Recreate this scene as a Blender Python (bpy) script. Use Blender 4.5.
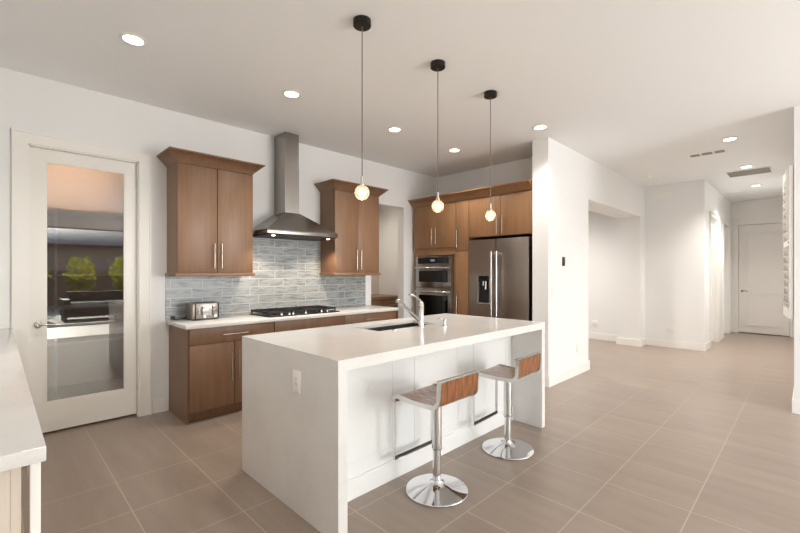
import bpy, bmesh, math, random
from mathutils import Vector, Matrix
PI = math.pi
random.seed(4)
sc = bpy.context.scene
for o in list(bpy.data.objects): bpy.data.objects.remove(o)
COL = sc.collection

# ------------------------------------------------------------------ camera, world, sun, daylight, exposure
EYE = 1.38
TH = math.atan2(410, 407)
cam = bpy.data.cameras.new('camera'); co = bpy.data.objects.new('camera', cam); COL.objects.link(co)
cam.sensor_width = 36; cam.lens = 36*407/800; cam.clip_start = 0.02; cam.clip_end = 500
co.location = (0, 0, EYE); co.rotation_euler = (PI/2, 0, TH - PI/2)
cam.shift_y = 6.0/800
sc.camera = co

W = bpy.data.worlds.new('world'); sc.world = W; W.use_nodes = True
wn = W.node_tree; bg = wn.nodes['Background']
sky = wn.nodes.new('ShaderNodeTexSky'); sky.sky_type = 'NISHITA'; sky.sun_disc = False
sky.sun_elevation = math.radians(26); sky.sun_rotation = math.radians(180); sky.air_density = 1.0; sky.dust_density = 1.2
wn.links.new(sky.outputs[0], bg.inputs[0]); bg.inputs[1].default_value = 0.3

def lamp(name, kind, loc, energy, color=(1, 1, 1), aim=None, **kw):
    l = bpy.data.lights.new(name, kind); l.energy = energy; l.color = color
    for k, v in kw.items(): setattr(l, k, v)
    o = bpy.data.objects.new(name, l); COL.objects.link(o); o.location = loc
    if aim is not None: o.rotation_euler = Vector(aim).to_track_quat('-Z', 'Y').to_euler()
    return o
lamp('sun', 'SUN', (0, 0, 20), 7.0, (1, .95, .88), aim=(0, .8, -.42), angle=math.radians(.6))
# daylight coming in through the sliding window wall behind the camera and the side window
lamp('daylight_rear', 'AREA', (4.05, -4.1, 1.35), 88, (.97, .985, 1), aim=(0, 1, .03), shape='RECTANGLE', size=2.2, size_y=2.4)
lamp('daylight_side', 'AREA', (5.45, -2.8, 1.55), 18, (.93, .97, 1), aim=(-1, 0, 0), shape='RECTANGLE', size=2.4, size_y=1.5)
lamp('left_fill', 'AREA', (-.55, -2.2, 1.7), 16, (.93, .97, 1), aim=(1, 0, 0), shape='RECTANGLE', size=2.4, size_y=1.5)  # unseen area lamp added to fill the room from the left

sc.view_settings.view_transform = 'Standard'; sc.view_settings.look = 'None'
sc.view_settings.gamma = 1; sc.view_settings.use_curve_mapping = False
sc.view_settings.exposure = 1.06
sc.cycles.use_denoising = True
try: sc.cycles.denoiser = 'OPENIMAGEDENOISE'
except Exception: pass
sc.cycles.max_bounces = 10; sc.cycles.diffuse_bounces = 6; sc.cycles.glossy_bounces = 5; sc.cycles.transparent_max_bounces = 12
sc.cycles.caustics_reflective = False; sc.cycles.caustics_refractive = False
sc.cycles.sample_clamp_indirect = 4

# ------------------------------------------------------------------ materials
def srgb(r, g, b):
    f = lambda c: (c/255/12.92) if c/255 <= .04045 else ((c/255+.055)/1.055)**2.4
    return (f(r), f(g), f(b), 1)
def mat(name, col, rough=.5, metal=0, **kw):
    m = bpy.data.materials.new(name); m.use_nodes = True
    b = m.node_tree.nodes['Principled BSDF']
    b.inputs['Base Color'].default_value = col; b.inputs['Roughness'].default_value = rough
    b.inputs['Metallic'].default_value = metal
    for k, v in kw.items(): b.inputs[k].default_value = v
    return m
def N(m, t, **kw):
    n = m.node_tree.nodes.new(t)
    for k, v in kw.items(): setattr(n, k, v)
    return n
def L(m, a, b): m.node_tree.links.new(a, b)
def P(m): return m.node_tree.nodes['Principled BSDF']
def coords(m, scale=(1, 1, 1), rot=(0, 0, 0), geo=False):
    if geo: src = N(m, 'ShaderNodeNewGeometry').outputs['Position']
    else: src = N(m, 'ShaderNodeTexCoord').outputs['Object']
    mp = N(m, 'ShaderNodeMapping'); mp.inputs['Scale'].default_value = scale; mp.inputs['Rotation'].default_value = rot
    L(m, src, mp.inputs[0]); return mp.outputs[0]
def noise(m, vec, scale, detail=4, rough=.5):
    n = N(m, 'ShaderNodeTexNoise'); n.inputs['Scale'].default_value = scale; n.inputs['Detail'].default_value = detail
    n.inputs['Roughness'].default_value = rough; L(m, vec, n.inputs['Vector']); return n.outputs['Fac']
def ramp(m, fac, stops):
    r = N(m, 'ShaderNodeValToRGB'); e = r.color_ramp.elements
    while len(e) < len(stops): e.new(.5)
    for i, (p, c) in enumerate(stops): e[i].position = p; e[i].color = c
    L(m, fac, r.inputs[0]); return r.outputs[0]
def bump(m, h, strength=.2, dist=.01):
    b = N(m, 'ShaderNodeBump'); b.inputs['Strength'].default_value = strength; b.inputs['Distance'].default_value = dist
    L(m, h, b.inputs['Height']); L(m, b.outputs[0], P(m).inputs['Normal'])

def paint(name, c, rough=.7, b=.05):
    m = mat(name, c, rough); v = coords(m, geo=True); bump(m, noise(m, v, 180, 2), b, .002); return m
M = {}
M['wall'] = paint('wall_paint', srgb(236, 236, 235), .65)
M['ceiling'] = paint('ceiling_paint', srgb(238, 239, 239), .8)
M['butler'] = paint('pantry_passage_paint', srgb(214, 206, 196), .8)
M['pantry'] = paint('pantry_paint', srgb(226, 200, 176), .8)
M['trim'] = mat('trim_paint', srgb(240, 238, 233), .35)
M['door'] = mat('door_paint', srgb(238, 236, 230), .35)
M['hall_door'] = mat('hall_door_paint', srgb(232, 228, 224), .4)
M['isl'] = mat('island_cabinet_paint', srgb(232, 232, 230), .35)
def wood(name, c1, c2, c3, rough=.38, sx=22, sz=1.4):
    m = mat(name, c2, rough)
    v = coords(m, (sx, sx, sz)); n1 = noise(m, v, 1.5, 7, .6)
    v2 = coords(m, (1.6, 1.6, .8)); n2 = noise(m, v2, 1.6, 3)
    mx = N(m, 'ShaderNodeMix'); mx.inputs[0].default_value = .45
    L(m, n1, mx.inputs[2]); L(m, n2, mx.inputs[3])
    L(m, ramp(m, mx.outputs[0], [(.34, c1), (.5, c2), (.66, c3)]), P(m).inputs['Base Color'])
    bump(m, n1, .06, .002); return m
M['wood'] = wood('stained_maple', srgb(122, 92, 68), srgb(133, 101, 76), srgb(141, 109, 84))
M['wood_tower_lit'] = wood('stained_maple_tower_lit', srgb(132, 96, 66), srgb(146, 108, 75), srgb(156, 117, 83))  # maple made lighter and warmer, painting in light reflected onto the tall cabinets
M['wood_gap_shade'] = mat('cabinet_shadow_gap', srgb(58, 40, 28), .6)  # dark tone painting shade into cabinet gaps; toe kicks and side panel share it
M['wood_pale'] = wood('pale_laminate', srgb(196, 182, 166), srgb(214, 201, 186), srgb(224, 213, 200))
m = M['walnut'] = mat('walnut_veneer', srgb(110, 62, 34), .22)
v = coords(m, (28, 3, 3)); n1 = noise(m, v, 2.0, 6, .62)
L(m, ramp(m, n1, [(.3, srgb(84, 48, 26)), (.5, srgb(134, 82, 46)), (.68, srgb(168, 108, 62))]), P(m).inputs['Base Color'])
P(m).inputs['Coat Weight'].default_value = .4; P(m).inputs['Coat Roughness'].default_value = .12
m = M['quartz'] = mat('white_quartz', srgb(228, 222, 214), .16)
v = coords(m, (1, 1, 1), geo=True); n1 = noise(m, v, 2.6, 6, .6); n2 = noise(m, v, 90, 2)
mx = N(m, 'ShaderNodeMix'); mx.inputs[0].default_value = .3; L(m, n1, mx.inputs[2]); L(m, n2, mx.inputs[3])
L(m, ramp(m, mx.outputs[0], [(.3, srgb(214, 211, 207)), (.5, srgb(224, 221, 217)), (.7, srgb(228, 226, 222))]), P(m).inputs['Base Color'])
m = M['steel'] = mat('brushed_stainless', srgb(158, 153, 148), .27, 1)
v = coords(m, (90, 90, 1.2)); n1 = noise(m, v, 1.0, 3)
L(m, ramp(m, n1, [(.3, (.25, .25, .25, 1)), (.7, (.27, .27, .27, 1))]), P(m).inputs['Roughness'])
m = M['steel_dark'] = mat('brushed_dark_stainless', srgb(160, 150, 143), .3, 1)
v = coords(m, (90, 90, 1.2)); n1 = noise(m, v, 1.0, 3)
L(m, ramp(m, n1, [(.3, (.32, .32, .32, 1)), (.7, (.38, .38, .38, 1))]), P(m).inputs['Roughness'])
M['sink'] = mat('sink_steel', srgb(66, 64, 62), .5, .6)
M['nickel'] = mat('satin_nickel', srgb(205, 198, 188), .25, 1)
M['chrome'] = mat('polished_chrome', srgb(225, 225, 226), .06, 1)
M['chrome_soft'] = mat('soft_chrome', srgb(214, 214, 212), .18, 1)
M['black'] = mat('black_plastic', srgb(24, 23, 23), .35)
M['iron'] = mat('cast_iron', srgb(28, 27, 28), .5)
M['rubber'] = mat('black_rubber', srgb(52, 51, 50), .7)
M['blackglass'] = mat('oven_black_glass', srgb(14, 12, 12), .06)
M['bronze'] = mat('dark_bronze', srgb(48, 42, 38), .35, .6)
M['plastic'] = mat('white_plastic', srgb(240, 238, 232), .35)
M['slot'] = mat('outlet_slot', srgb(120, 116, 110), .6)
M['grille'] = mat('vent_shadow', srgb(60, 58, 56), .8)
M['cord'] = mat('pendant_cord', srgb(120, 112, 104), .5)
def emit(name, c, s):
    m = mat(name, c, .5); b = P(m); b.inputs['Emission Color'].default_value = c; b.inputs['Emission Strength'].default_value = s; return m
M['lens'] = emit('downlight_lens', (1, .95, .88, 1), 6)
M['bulb'] = emit('warm_bulb', (1, .76, .52, 1), 6)
M['led'] = emit('hood_lamp_glow', (1, .85, .65, 1), 5)
M['display'] = emit('blue_display', (.2, .35, .6, 1), .06)
def glass(name, tint, base=.06, rough=0.0):
    m = bpy.data.materials.new(name); m.use_nodes = True; nt = m.node_tree; nt.nodes.clear()
    out = nt.nodes.new('ShaderNodeOutputMaterial'); mix = nt.nodes.new('ShaderNodeMixShader')
    t = nt.nodes.new('ShaderNodeBsdfTransparent'); t.inputs[0].default_value = tint
    g = nt.nodes.new('ShaderNodeBsdfGlossy'); g.inputs['Roughness'].default_value = rough
    lw = nt.nodes.new('ShaderNodeLayerWeight'); lw.inputs[0].default_value = .5
    pw = nt.nodes.new('ShaderNodeMath'); pw.operation = 'POWER'; pw.inputs[1].default_value = 5; nt.links.new(lw.outputs['Facing'], pw.inputs[0])
    mt = nt.nodes.new('ShaderNodeMath'); mt.operation = 'ADD'; mt.use_clamp = True; mt.inputs[1].default_value = base
    nt.links.new(pw.outputs[0], mt.inputs[0]); nt.links.new(mt.outputs[0], mix.inputs[0])
    nt.links.new(t.outputs[0], mix.inputs[1]); nt.links.new(g.outputs[0], mix.inputs[2]); nt.links.new(mix.outputs[0], out.inputs[0])
    return m
M['glass'] = glass('clear_door_glass', (.74, .74, .75, 1), .2)
M['globe'] = glass('seeded_globe_glass', (.98, .93, .86, 1), .05)
nt = M['globe'].node_tree; out_ = [n for n in nt.nodes if n.type == 'OUTPUT_MATERIAL'][0]; src_ = out_.inputs[0].links[0].from_socket
tl = nt.nodes.new('ShaderNodeBsdfTranslucent'); tl.inputs[0].default_value = (.95, .82, .68, 1); ms = nt.nodes.new('ShaderNodeMixShader'); ms.inputs[0].default_value = .22
nt.links.new(src_, ms.inputs[1]); nt.links.new(tl.outputs[0], ms.inputs[2]); nt.links.new(ms.outputs[0], out_.inputs[0])
M['window'] = glass('window_glass', (.95, .97, .96, 1), .02)
# floor tile
m = M['tile'] = mat('porcelain_floor_tile', srgb(170, 152, 136), .3)
v = coords(m, (3.2, .5, 1), geo=True); n1 = noise(m, v, 2.0, 6, .6)
v = coords(m, (9, 1.2, 1), geo=True); n2 = noise(m, v, 1.5, 5, .6)
v3 = coords(m, (1/.4565, 1/.455, 1), geo=True)
vor = N(m, 'ShaderNodeTexWhiteNoise'); vor.noise_dimensions = '3D'
fl = N(m, 'ShaderNodeVectorMath', operation='FLOOR'); ad = N(m, 'ShaderNodeVectorMath', operation='ADD')
ad.inputs[1].default_value = (-.56/.4565 + 40, -.485/.455 + 40, .5); L(m, v3, ad.inputs[0]); L(m, ad.outputs[0], fl.inputs[0]); L(m, fl.outputs[0], vor.inputs['Vector'])
a = N(m, 'ShaderNodeMix'); a.inputs[0].default_value = .45; L(m, n1, a.inputs[2]); L(m, n2, a.inputs[3])
b = N(m, 'ShaderNodeMix'); b.inputs[0].default_value = .09; L(m, a.outputs[0], b.inputs[2]); L(m, vor.outputs['Value'], b.inputs[3])
L(m, ramp(m, b.outputs[0], [(.3, srgb(136, 121, 109)), (.5, srgb(147, 131, 118)), (.7, srgb(155, 140, 127))]), P(m).inputs['Base Color'])
bump(m, n2, .04, .002)
M['grout'] = mat('floor_grout', srgb(186, 171, 156), .8)
# backsplash: offset handmade tiles with wavy relief
m = M['splash'] = mat('blue_grey_wave_tile', srgb(160, 170, 174), .26)
g = N(m, 'ShaderNodeNewGeometry'); sp = N(m, 'ShaderNodeSeparateXYZ'); cb = N(m, 'ShaderNodeCombineXYZ')
L(m, g.outputs['Position'], sp.inputs[0]); L(m, sp.outputs['X'], cb.inputs[0]); L(m, sp.outputs['Z'], cb.inputs[1])
br = N(m, 'ShaderNodeTexBrick'); br.offset = .35; br.inputs['Scale'].default_value = 1
br.inputs['Brick Width'].default_value = .31; br.inputs['Row Height'].default_value = .0935; br.inputs['Mortar Size'].default_value = .0032
br.inputs['Mortar Smooth'].default_value = .1; br.inputs['Color1'].default_value = (0, 0, 0, 1); br.inputs['Color2'].default_value = (1, 1, 1, 1)
L(m, cb.outputs[0], br.inputs['Vector'])
mp = N(m, 'ShaderNodeMapping'); mp.inputs['Scale'].default_value = (7, 42, 1); L(m, cb.outputs[0], mp.inputs[0])
add = N(m, 'ShaderNodeVectorMath', operation='ADD'); sc_ = N(m, 'ShaderNodeVectorMath', operation='SCALE'); sc_.inputs['Scale'].default_value = 9
L(m, br.outputs['Color'], sc_.inputs[0]); L(m, mp.outputs[0], add.inputs[0]); L(m, sc_.outputs[0], add.inputs[1])
n1 = noise(m, add.outputs[0], 1.0, 3, .55)
c = ramp(m, n1, [(.3, srgb(118, 126, 131)), (.45, srgb(150, 157, 160)), (.6, srgb(172, 176, 177)), (.72, srgb(132, 140, 144))])
mx = N(m, 'ShaderNodeMix', data_type='RGBA'); L(m, br.outputs['Fac'], mx.inputs[0]); L(m, c, mx.inputs[6]); mx.inputs[7].default_value = srgb(205, 205, 202)
L(m, mx.outputs[2], P(m).inputs['Base Color']); bump(m, n1, .35, .006)
# outdoors
M['patio'] = mat('patio_concrete', srgb(176, 166, 152), .8)
M['block'] = mat('garden_block_wall', srgb(150, 128, 116), .9)
m = M['leaf'] = mat('shrub_leaves', srgb(110, 130, 40), .6)
v = coords(m, geo=True); c = ramp(m, noise(m, v, 9, 4), [(.3, srgb(90, 116, 30)), (.6, srgb(196, 190, 60))]); L(m, c, P(m).inputs['Base Color'])
tl = N(m, 'ShaderNodeBsdfTranslucent'); L(m, c, tl.inputs[0]); ms = N(m, 'ShaderNodeMixShader'); ms.inputs[0].default_value = .6
L(m, P(m).outputs[0], ms.inputs[1]); L(m, tl.outputs[0], ms.inputs[2]); L(m, ms.outputs[0], [n for n in m.node_tree.nodes if n.type == 'OUTPUT_MATERIAL'][0].inputs[0])
M['rattan'] = mat('dark_rattan', srgb(48, 42, 40), .7)
M['cushion'] = mat('grey_cushion', srgb(150, 150, 152), .9)
M['stucco'] = mat('stucco', srgb(170, 150, 134), .9)

# ------------------------------------------------------------------ mesh helpers
class MB:
    def __init__(s): s.b = bmesh.new()
    def box(s, x0, x1, y0, y1, z0, z1, bev=0, mi=0):
        vs = [s.b.verts.new(p) for p in ((x0, y0, z0), (x1, y0, z0), (x1, y1, z0), (x0, y1, z0), (x0, y0, z1), (x1, y0, z1), (x1, y1, z1), (x0, y1, z1))]
        fs = [s.b.faces.new([vs[i] for i in f]) for f in ((0, 3, 2, 1), (4, 5, 6, 7), (0, 1, 5, 4), (1, 2, 6, 5), (2, 3, 7, 6), (3, 0, 4, 7))]
        for f in fs: f.material_index = mi
        if bev:
            es = list({e for f in fs for e in f.edges})
            bmesh.ops.bevel(s.b, geom=es, offset=bev, segments=2, affect='EDGES', profile=.5)
        return s
    def hexa(s, bot, top):
        vs = [s.b.verts.new(p) for p in bot + top]
        for f in ((0, 3, 2, 1), (4, 5, 6, 7), (0, 1, 5, 4), (1, 2, 6, 5), (2, 3, 7, 6), (3, 0, 4, 7)): s.b.faces.new([vs[i] for i in f])
        return s
    def quad(s, pts, mi=0):
        f = s.b.faces.new([s.b.verts.new(p) for p in pts]); f.material_index = mi; return s
    def lathe(s, c, prof, n=32, axis='Z', cap=True):
        rings = []
        for (r, h) in prof:
            ring = []
            for k in range(n):
                a = 2*PI*k/n
                if axis == 'Z': p = (c[0]+r*math.cos(a), c[1]+r*math.sin(a), c[2]+h)
                elif axis == 'X': p = (c[0]+h, c[1]+r*math.cos(a), c[2]+r*math.sin(a))
                else: p = (c[0]+r*math.sin(a), c[1]+h, c[2]+r*math.cos(a))
                ring.append(s.b.verts.new(p))
            rings.append(ring)
        for a, b in zip(rings, rings[1:]):
            for k in range(n):
                f = s.b.faces.new((a[k], a[(k+1) % n], b[(k+1) % n], b[k])); f.smooth = True
        if cap:
            s.b.faces.new(list(reversed(rings[0]))); s.b.faces.new(rings[-1])
        return s
    def tube(s, pts, r, n=10, closed=False):
        pts = [Vector(p) for p in pts]; rs = r if isinstance(r, (list, tuple)) else [r]*len(pts)
        rings = []; up = None; m_ = len(pts)
        for i, p in enumerate(pts):
            if closed: t = pts[(i+1) % m_]-pts[i-1]
            else: t = pts[min(i+1, m_-1)]-pts[max(i-1, 0)]
            t.normalize()
            if up is None: up = Vector((0, 0, 1)) if abs(t.z) < .9 else Vector((1, 0, 0))
            u = (up - t*up.dot(t)); u.normalize(); up = u; w = t.cross(u)
            rings.append([s.b.verts.new(p+(u*math.cos(2*PI*k/n)+w*math.sin(2*PI*k/n))*rs[i]) for k in range(n)])
        pr = list(zip(rings, rings[1:])) + ([(rings[-1], rings[0])] if closed else [])
        for a, b in pr:
            for k in range(n):
                f = s.b.faces.new((a[k], a[(k+1) % n], b[(k+1) % n], b[k])); f.smooth = True
        if not closed: s.b.faces.new(list(reversed(rings[0]))); s.b.faces.new(rings[-1])
        return s
    def sphere(s, c, r, n=24, m_=14, sz=1):
        prof = [(max(r*math.sin(PI*k/m_), .0004), -r*sz*math.cos(PI*k/m_)) for k in range(m_+1)]
        return s.lathe(c, prof, n)
    def sweep(s, prof, x0, x1, th):
        """a sheet of thickness th whose (y,z) profile is swept along X"""
        n = len(prof); nr = []
        for i in range(n):
            a = Vector(prof[max(i-1, 0)]); b = Vector(prof[min(i+1, n-1)]); t = (b-a).normalized(); nr.append(Vector((-t.y, t.x)))
        A = []; 
        for i in range(n):
            p = Vector(prof[i]); q = p - nr[i]*th
            A.append([s.b.verts.new(v) for v in ((x0, p.x, p.y), (x1, p.x, p.y), (x1, q.x, q.y), (x0, q.x, q.y))])
        for a, b in zip(A, A[1:]):
            for k in range(4):
                f = s.b.faces.new((a[k], a[(k+1) % 4], b[(k+1) % 4], b[k])); f.smooth = k in (0, 2)
        s.b.faces.new(list(reversed(A[0]))); s.b.faces.new(A[-1]); return s
    def obj(s, name, m, parent=None, smooth=False):
        if parent is not None:
            off = Vector((0, 0, 0)); q = parent
            while q is not None: off += q.location; q = q.parent
            bmesh.ops.translate(s.b, verts=s.b.verts, vec=-off)
        bmesh.ops.recalc_face_normals(s.b, faces=s.b.faces)
        me = bpy.data.meshes.new(name); s.b.to_mesh(me); s.b.free(); me.set_sharp_from_angle(angle=math.radians(38))
        for mm in (m if isinstance(m, (list, tuple)) else [m]): me.materials.append(mm)
        o = bpy.data.objects.new(name, me); COL.objects.link(o); o.parent = parent
        return o
def B(*a, **k): return MB().box(*a, **k)
def tag(o, label=None, cat=None, group=None, kind=None):
    if label: o['label'] = label
    if cat: o['category'] = cat
    if group: o['group'] = group
    if kind: o['kind'] = kind
    return o
def thing(name, loc, label, cat, group=None):
    o = bpy.data.objects.new(name, None); COL.objects.link(o); o.location = loc; o.empty_display_size = .1
    return tag(o, label, cat, group)
def struct(name, mb, m, label, cat='wall', parent=None):
    o = mb.obj(name, m, parent); return tag(o, label, cat, kind='structure')
def children(o): return [c for c in bpy.data.objects if c.parent == o]
def copy_tree(o, parent=None):
    c = o.copy(); COL.objects.link(c); c.parent = parent
    for ch in children(o): copy_tree(ch, c)
    return c

# ------------------------------------------------------------------ setting
CH = 3.01
WL, WM = M['wall'], M['trim']
# floor: slab with raised-flush grout strips
def floor():
    mb = MB(); X0, X1, Y0, Y1 = -.74, 12.2, -4.32, 6.5
    mb.box(X0, X1, Y0, Y1, -.12, 0)
    hw = .0028; z = .0006; gx, gy = .4565, .455; ox, oy = .56, .485
    rnd = random.Random(11)
    for i in range(-3, 26):
        x = ox+gx*i
        for j in range(-11, 14):
            y = oy+gy*j
            if not (X0 < x < X1 and Y0 < y < Y1-.4): continue
            # joint running along Y from this corner (drop where two squares merge into one long tile)
            cx = x < 1.1 and y > 3.0
            merge = (not cx) and ((1.3 < y < 1.6 and abs(x-1.93) < .1) or (rnd.random() < .3 and x > 3.2))
            if not merge: mb.quad([(x-hw, y, z), (x+hw, y, z), (x+hw, y+gy, z), (x-hw, y+gy, z)], 1)
            drop = 3.4 < y < 4.5 and x < 1.6
            if not drop: mb.quad([(x, y-hw, z), (x+gx, y-hw, z), (x+gx, y+hw, z), (x, y+hw, z)], 1)
    return mb
struct('floor', floor(), [M['tile'], M['grout']], 'taupe porcelain tile floor with pale grout lines', 'floor')
struct('ceiling', B(-.74, 12.2, -4.32, 6.5, CH, CH+.12), M['ceiling'], 'flat white painted ceiling', 'ceiling')
mb = B(-.74, .187, 4.53, 4.66, 0, CH).box(.187, .975, 4.53, 4.66, 2.445, CH).box(.975, 3.9, 4.53, 4.66, 0, CH).box(3.9, 4.58, 4.53, 4.66, 2.405, CH).box(4.58, 5.5, 4.53, 4.66, 0, CH)
struct('wall_back', mb, WL, 'white wall behind the range hood with door and passage openings')
struct('wall_kitchen_end', B(5.376, 5.5, 2.425, 4.53, 0, CH), WL, 'white wall above the oven and fridge cabinets')
mb = B(4.72, 5.98, 2.22, 2.425, 0, CH).box(5.5, 5.98, 2.44, 2.62, 0, CH).box(5.98, 8.5, 2.22, 2.62, 2.42, CH)
struct('wall_partition', mb, WL, 'white partition wall right of the fridge with thermostat')
mb = B(8.8, 8.92, 1.42, 6.0, 0, CH).box(8.5, 8.8, 2.22, 2.62, 0, CH)
struct('wall_far', mb, WL, 'far white wall with high plate and low outlet')
struct('wall_alcove', B(5.5, 8.92, 6.0, 6.1, 0, CH), WL, 'white wall deep inside the room past the partition')
struct('wall_alcove_side', B(5.38, 5.5, 4.66, 6.1, 0, CH), WL, 'white side wall of the passage room')
mb = B(8.8, 9.36, 1.3, 1.42, 0, CH).box(9.36, 10.16, 1.3, 1.42, 2.42, CH).box(10.16, 10.95, 1.3, 1.42, 0, CH).box(10.95, 11.75, 1.3, 1.42, 2.42, CH).box(11.75, 12.07, 1.3, 1.42, 0, CH)
struct('wall_hall_left', mb, WL, 'white left wall of the hallway with two door openings')
mb = B(12.07, 12.2, .3, 1.153, 2.46, CH).box(12.07, 12.2, 1.153, 1.42, 0, CH).box(12.07, 12.2, -.02, .3, 0, CH)
struct('wall_hall_end', mb, M['hall_door'], 'beige-white end wall of the hallway')
struct('wall_hall_right', B(5.56, 12.07, -.02, .11, 0, CH), WL, 'white right wall of the hallway beside the shutter')
mb = B(5.56, 5.69, -4.2, -3.6, 0, CH).box(5.56, 5.69, -1.2, -.02, 0, CH).box(5.56, 5.69, -3.6, -1.2, 0, .8).box(5.56, 5.69, -3.6, -1.2, 2.3, CH)
struct('wall_right', mb, WL, 'white wall at the right edge of the photo')
mb = B(-.74, -.62, -4.2, -3.4, 0, CH).box(-.74, -.62, -1, 6.5, 0, CH).box(-.74, -.62, -3.4, -1, 0, .95).box(-.74, -.62, -3.4, -1, 2.45, CH)
struct('wall_left', mb, WL, 'white wall on the left behind the near counter')
mb = B(-.74, .1, -4.32, -4.2, 0, CH).box(5.2, 5.69, -4.32, -4.2, 0, CH).box(.1, 5.2, -4.32, -4.2, 2.6, CH)
struct('wall_rear', mb, WL, 'white wall around the sliding glass behind the viewer')
# pantry and passage shells
mb = B(-.62, 1.62, 6.4, 6.5, 0, CH).box(1.5, 1.62, 4.66, 6.4, 0, CH)
struct('wall_pantry', mb, M['pantry'], 'warm beige walls inside the pantry behind the glass door')
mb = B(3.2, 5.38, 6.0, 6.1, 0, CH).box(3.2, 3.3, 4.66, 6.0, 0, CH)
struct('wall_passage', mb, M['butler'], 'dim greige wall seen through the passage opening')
struct('wall_hall_blocker', B(12.2, 12.3, -.02, 1.42, 0, CH), WL, 'unseen wall added to block light under the hallway door')  # added out of view to stop sky showing under the hallway door
# windows behind the viewer
def slider():
    t = tag(thing('window_1', (2.65, -4.26, 0), 'wide white framed sliding glass wall to the patio', 'window'), kind='structure')
    mb = B(.1, 5.2, -4.3, -4.22, 0, .06).box(.1, 5.2, -4.3, -4.22, 2.54, 2.6)
    for x in (.1, 2.62, 5.14): mb.box(x, x+.06, -4.3, -4.22, .06, 2.54)
    mb.obj('window_frame', WM, t)
    for x in (.16, 2.68): B(x, x+2.46, -4.265, -4.257, .06, 2.54).obj('pane', M['window'], t)
slider()
for nm, x, y0, y1, z0, z1, lb in (('window_2', 5.6, -3.6, -1.2, .8, 2.3, 'side window with white frame on the right wall'), ('window_3', -.7, -3.4, -1, .95, 2.45, 'side window with white frame on the left wall')):
    t = tag(thing(nm, (x, y0, z0), lb, 'window'), kind='structure')
    B(x, x+.05, y0, y1, z0, z0+.05).box(x, x+.05, y0, y1, z1-.05, z1).box(x, x+.05, y0, y0+.05, z0, z1).box(x, x+.05, y1-.05, y1, z0, z1).box(x, x+.05, (y0+y1)/2-.02, (y0+y1)/2+.02, z0, z1).obj('window_frame', WM, t)
    B(x+.02, x+.026, y0+.05, y1-.05, z0+.05, z1-.05).obj('pane', M['window'], t)

# baseboards
def bb(name, segs, label, h=.135):
    mb = MB()
    for (x0, x1, y0, y1) in segs: mb.box(x0, x1, y0, y1, .001, h-.012); mb.box(x0+(.004 if x1-x0 < .03 else 0), x1-(.004 if x1-x0 < .03 else 0), y0+(.004 if y1-y0 < .03 else 0), y1-(.004 if y1-y0 < .03 else 0), h-.012, h)
    struct(name, mb, WM, label, 'baseboard')
e = .0005
bb('baseboard_back', [(1.085, 1.222, 4.514, 4.53-e), (-.6, .085, 4.514, 4.53-e)], 'white baseboard between glass door and base cabinet')
bb('baseboard_partition', [(4.72, 5.996, 2.204, 2.22-e), (4.704, 4.72-e, 2.204, 2.424), (5.98+e, 5.996, 2.22, 2.636)], 'white baseboard along the partition wall')
bb('baseboard_far', [(8.784, 8.8-e, 1.284, 2.2), (8.5, 8.784, 2.204, 2.22-e), (8.484, 8.5-e, 2.204, 2.636), (8.784, 8.8-e, 2.64, 5.98)], 'white baseboard below the far wall')
bb('baseboard_hall_left', [(8.8, 9.27, 1.284, 1.3-e), (10.25, 10.86, 1.284, 1.3-e), (11.84, 12.05, 1.284, 1.3-e)], 'white baseboard in the hallway left side')
bb('baseboard_hall_right', [(5.56, 12.05, .11+e, .126)], 'white baseboard in the hallway right side')
bb('baseboard_right', [(5.544, 5.56-e, -4.18, .126)], 'white baseboard on the right edge wall')

# ------------------------------------------------------------------ doors
def casing_y(mb, x0, x1, ztop, w, yf, t=.018):
    """casing on a wall facing -Y around opening x0..x1, outer face at yf-t"""
    for (a, b) in ((x0-w, x0), (x1, x1+w)):
        mb.box(a, b, yf-t, yf-.0005, .001, ztop+w-.001)
        o = a if a < x0-.001 else b-.018
        mb.box(o, o+.018, yf-t-.008, yf-t+.002, .001, ztop+w-.018)
    mb.box(x0, x1, yf-t, yf-.0005, ztop, ztop+w-.001); mb.box(x0-w, x1+w, yf-t-.008, yf-t+.002, ztop+w-.018, ztop+w)
mb = MB(); casing_y(mb, .19, .972, 2.44, .1, 4.53)
mb.box(.1875, .199, 4.53, 4.66, .001, 2.44).box(.963, .9745, 4.53, 4.66, .001, 2.44).box(.1875, .9745, 4.53, 4.66, 2.43, 2.4445)
struct('trim_1', mb, WM, 'white casing around the glass pantry door', 'trim')
t = tag(thing('door_1', (.201, 4.6, .02), 'white pantry door with one tall clear glass panel', 'door'), kind='structure')
mb = MB(); gx0, gx1, gz0, gz1 = .297, .871, .268, 2.327
mb.box(.201, gx0, 4.575, 4.615, .022, 2.428).box(gx1, .961, 4.575, 4.615, .022, 2.428).box(gx0, gx1, 4.575, 4.615, .022, gz0).box(gx0, gx1, 4.575, 4.615, gz1, 2.428)
mb.obj('door_frame', M['door'], t)
B(gx0, gx1, 4.591, 4.597, gz0, gz1).obj('glass_pane', M['glass'], t)
mb = MB()
for a in ((gx0, gx0+.012, gz0, gz1), (gx1-.012, gx1, gz0, gz1), (gx0+.012, gx1-.012, gz0, gz0+.012), (gx0+.012, gx1-.012, gz1-.012, gz1)): mb.box(a[0], a[1], 4.579, 4.5905, a[2], a[3])
mb.obj('glazing_bead', M['door'], t)
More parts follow.
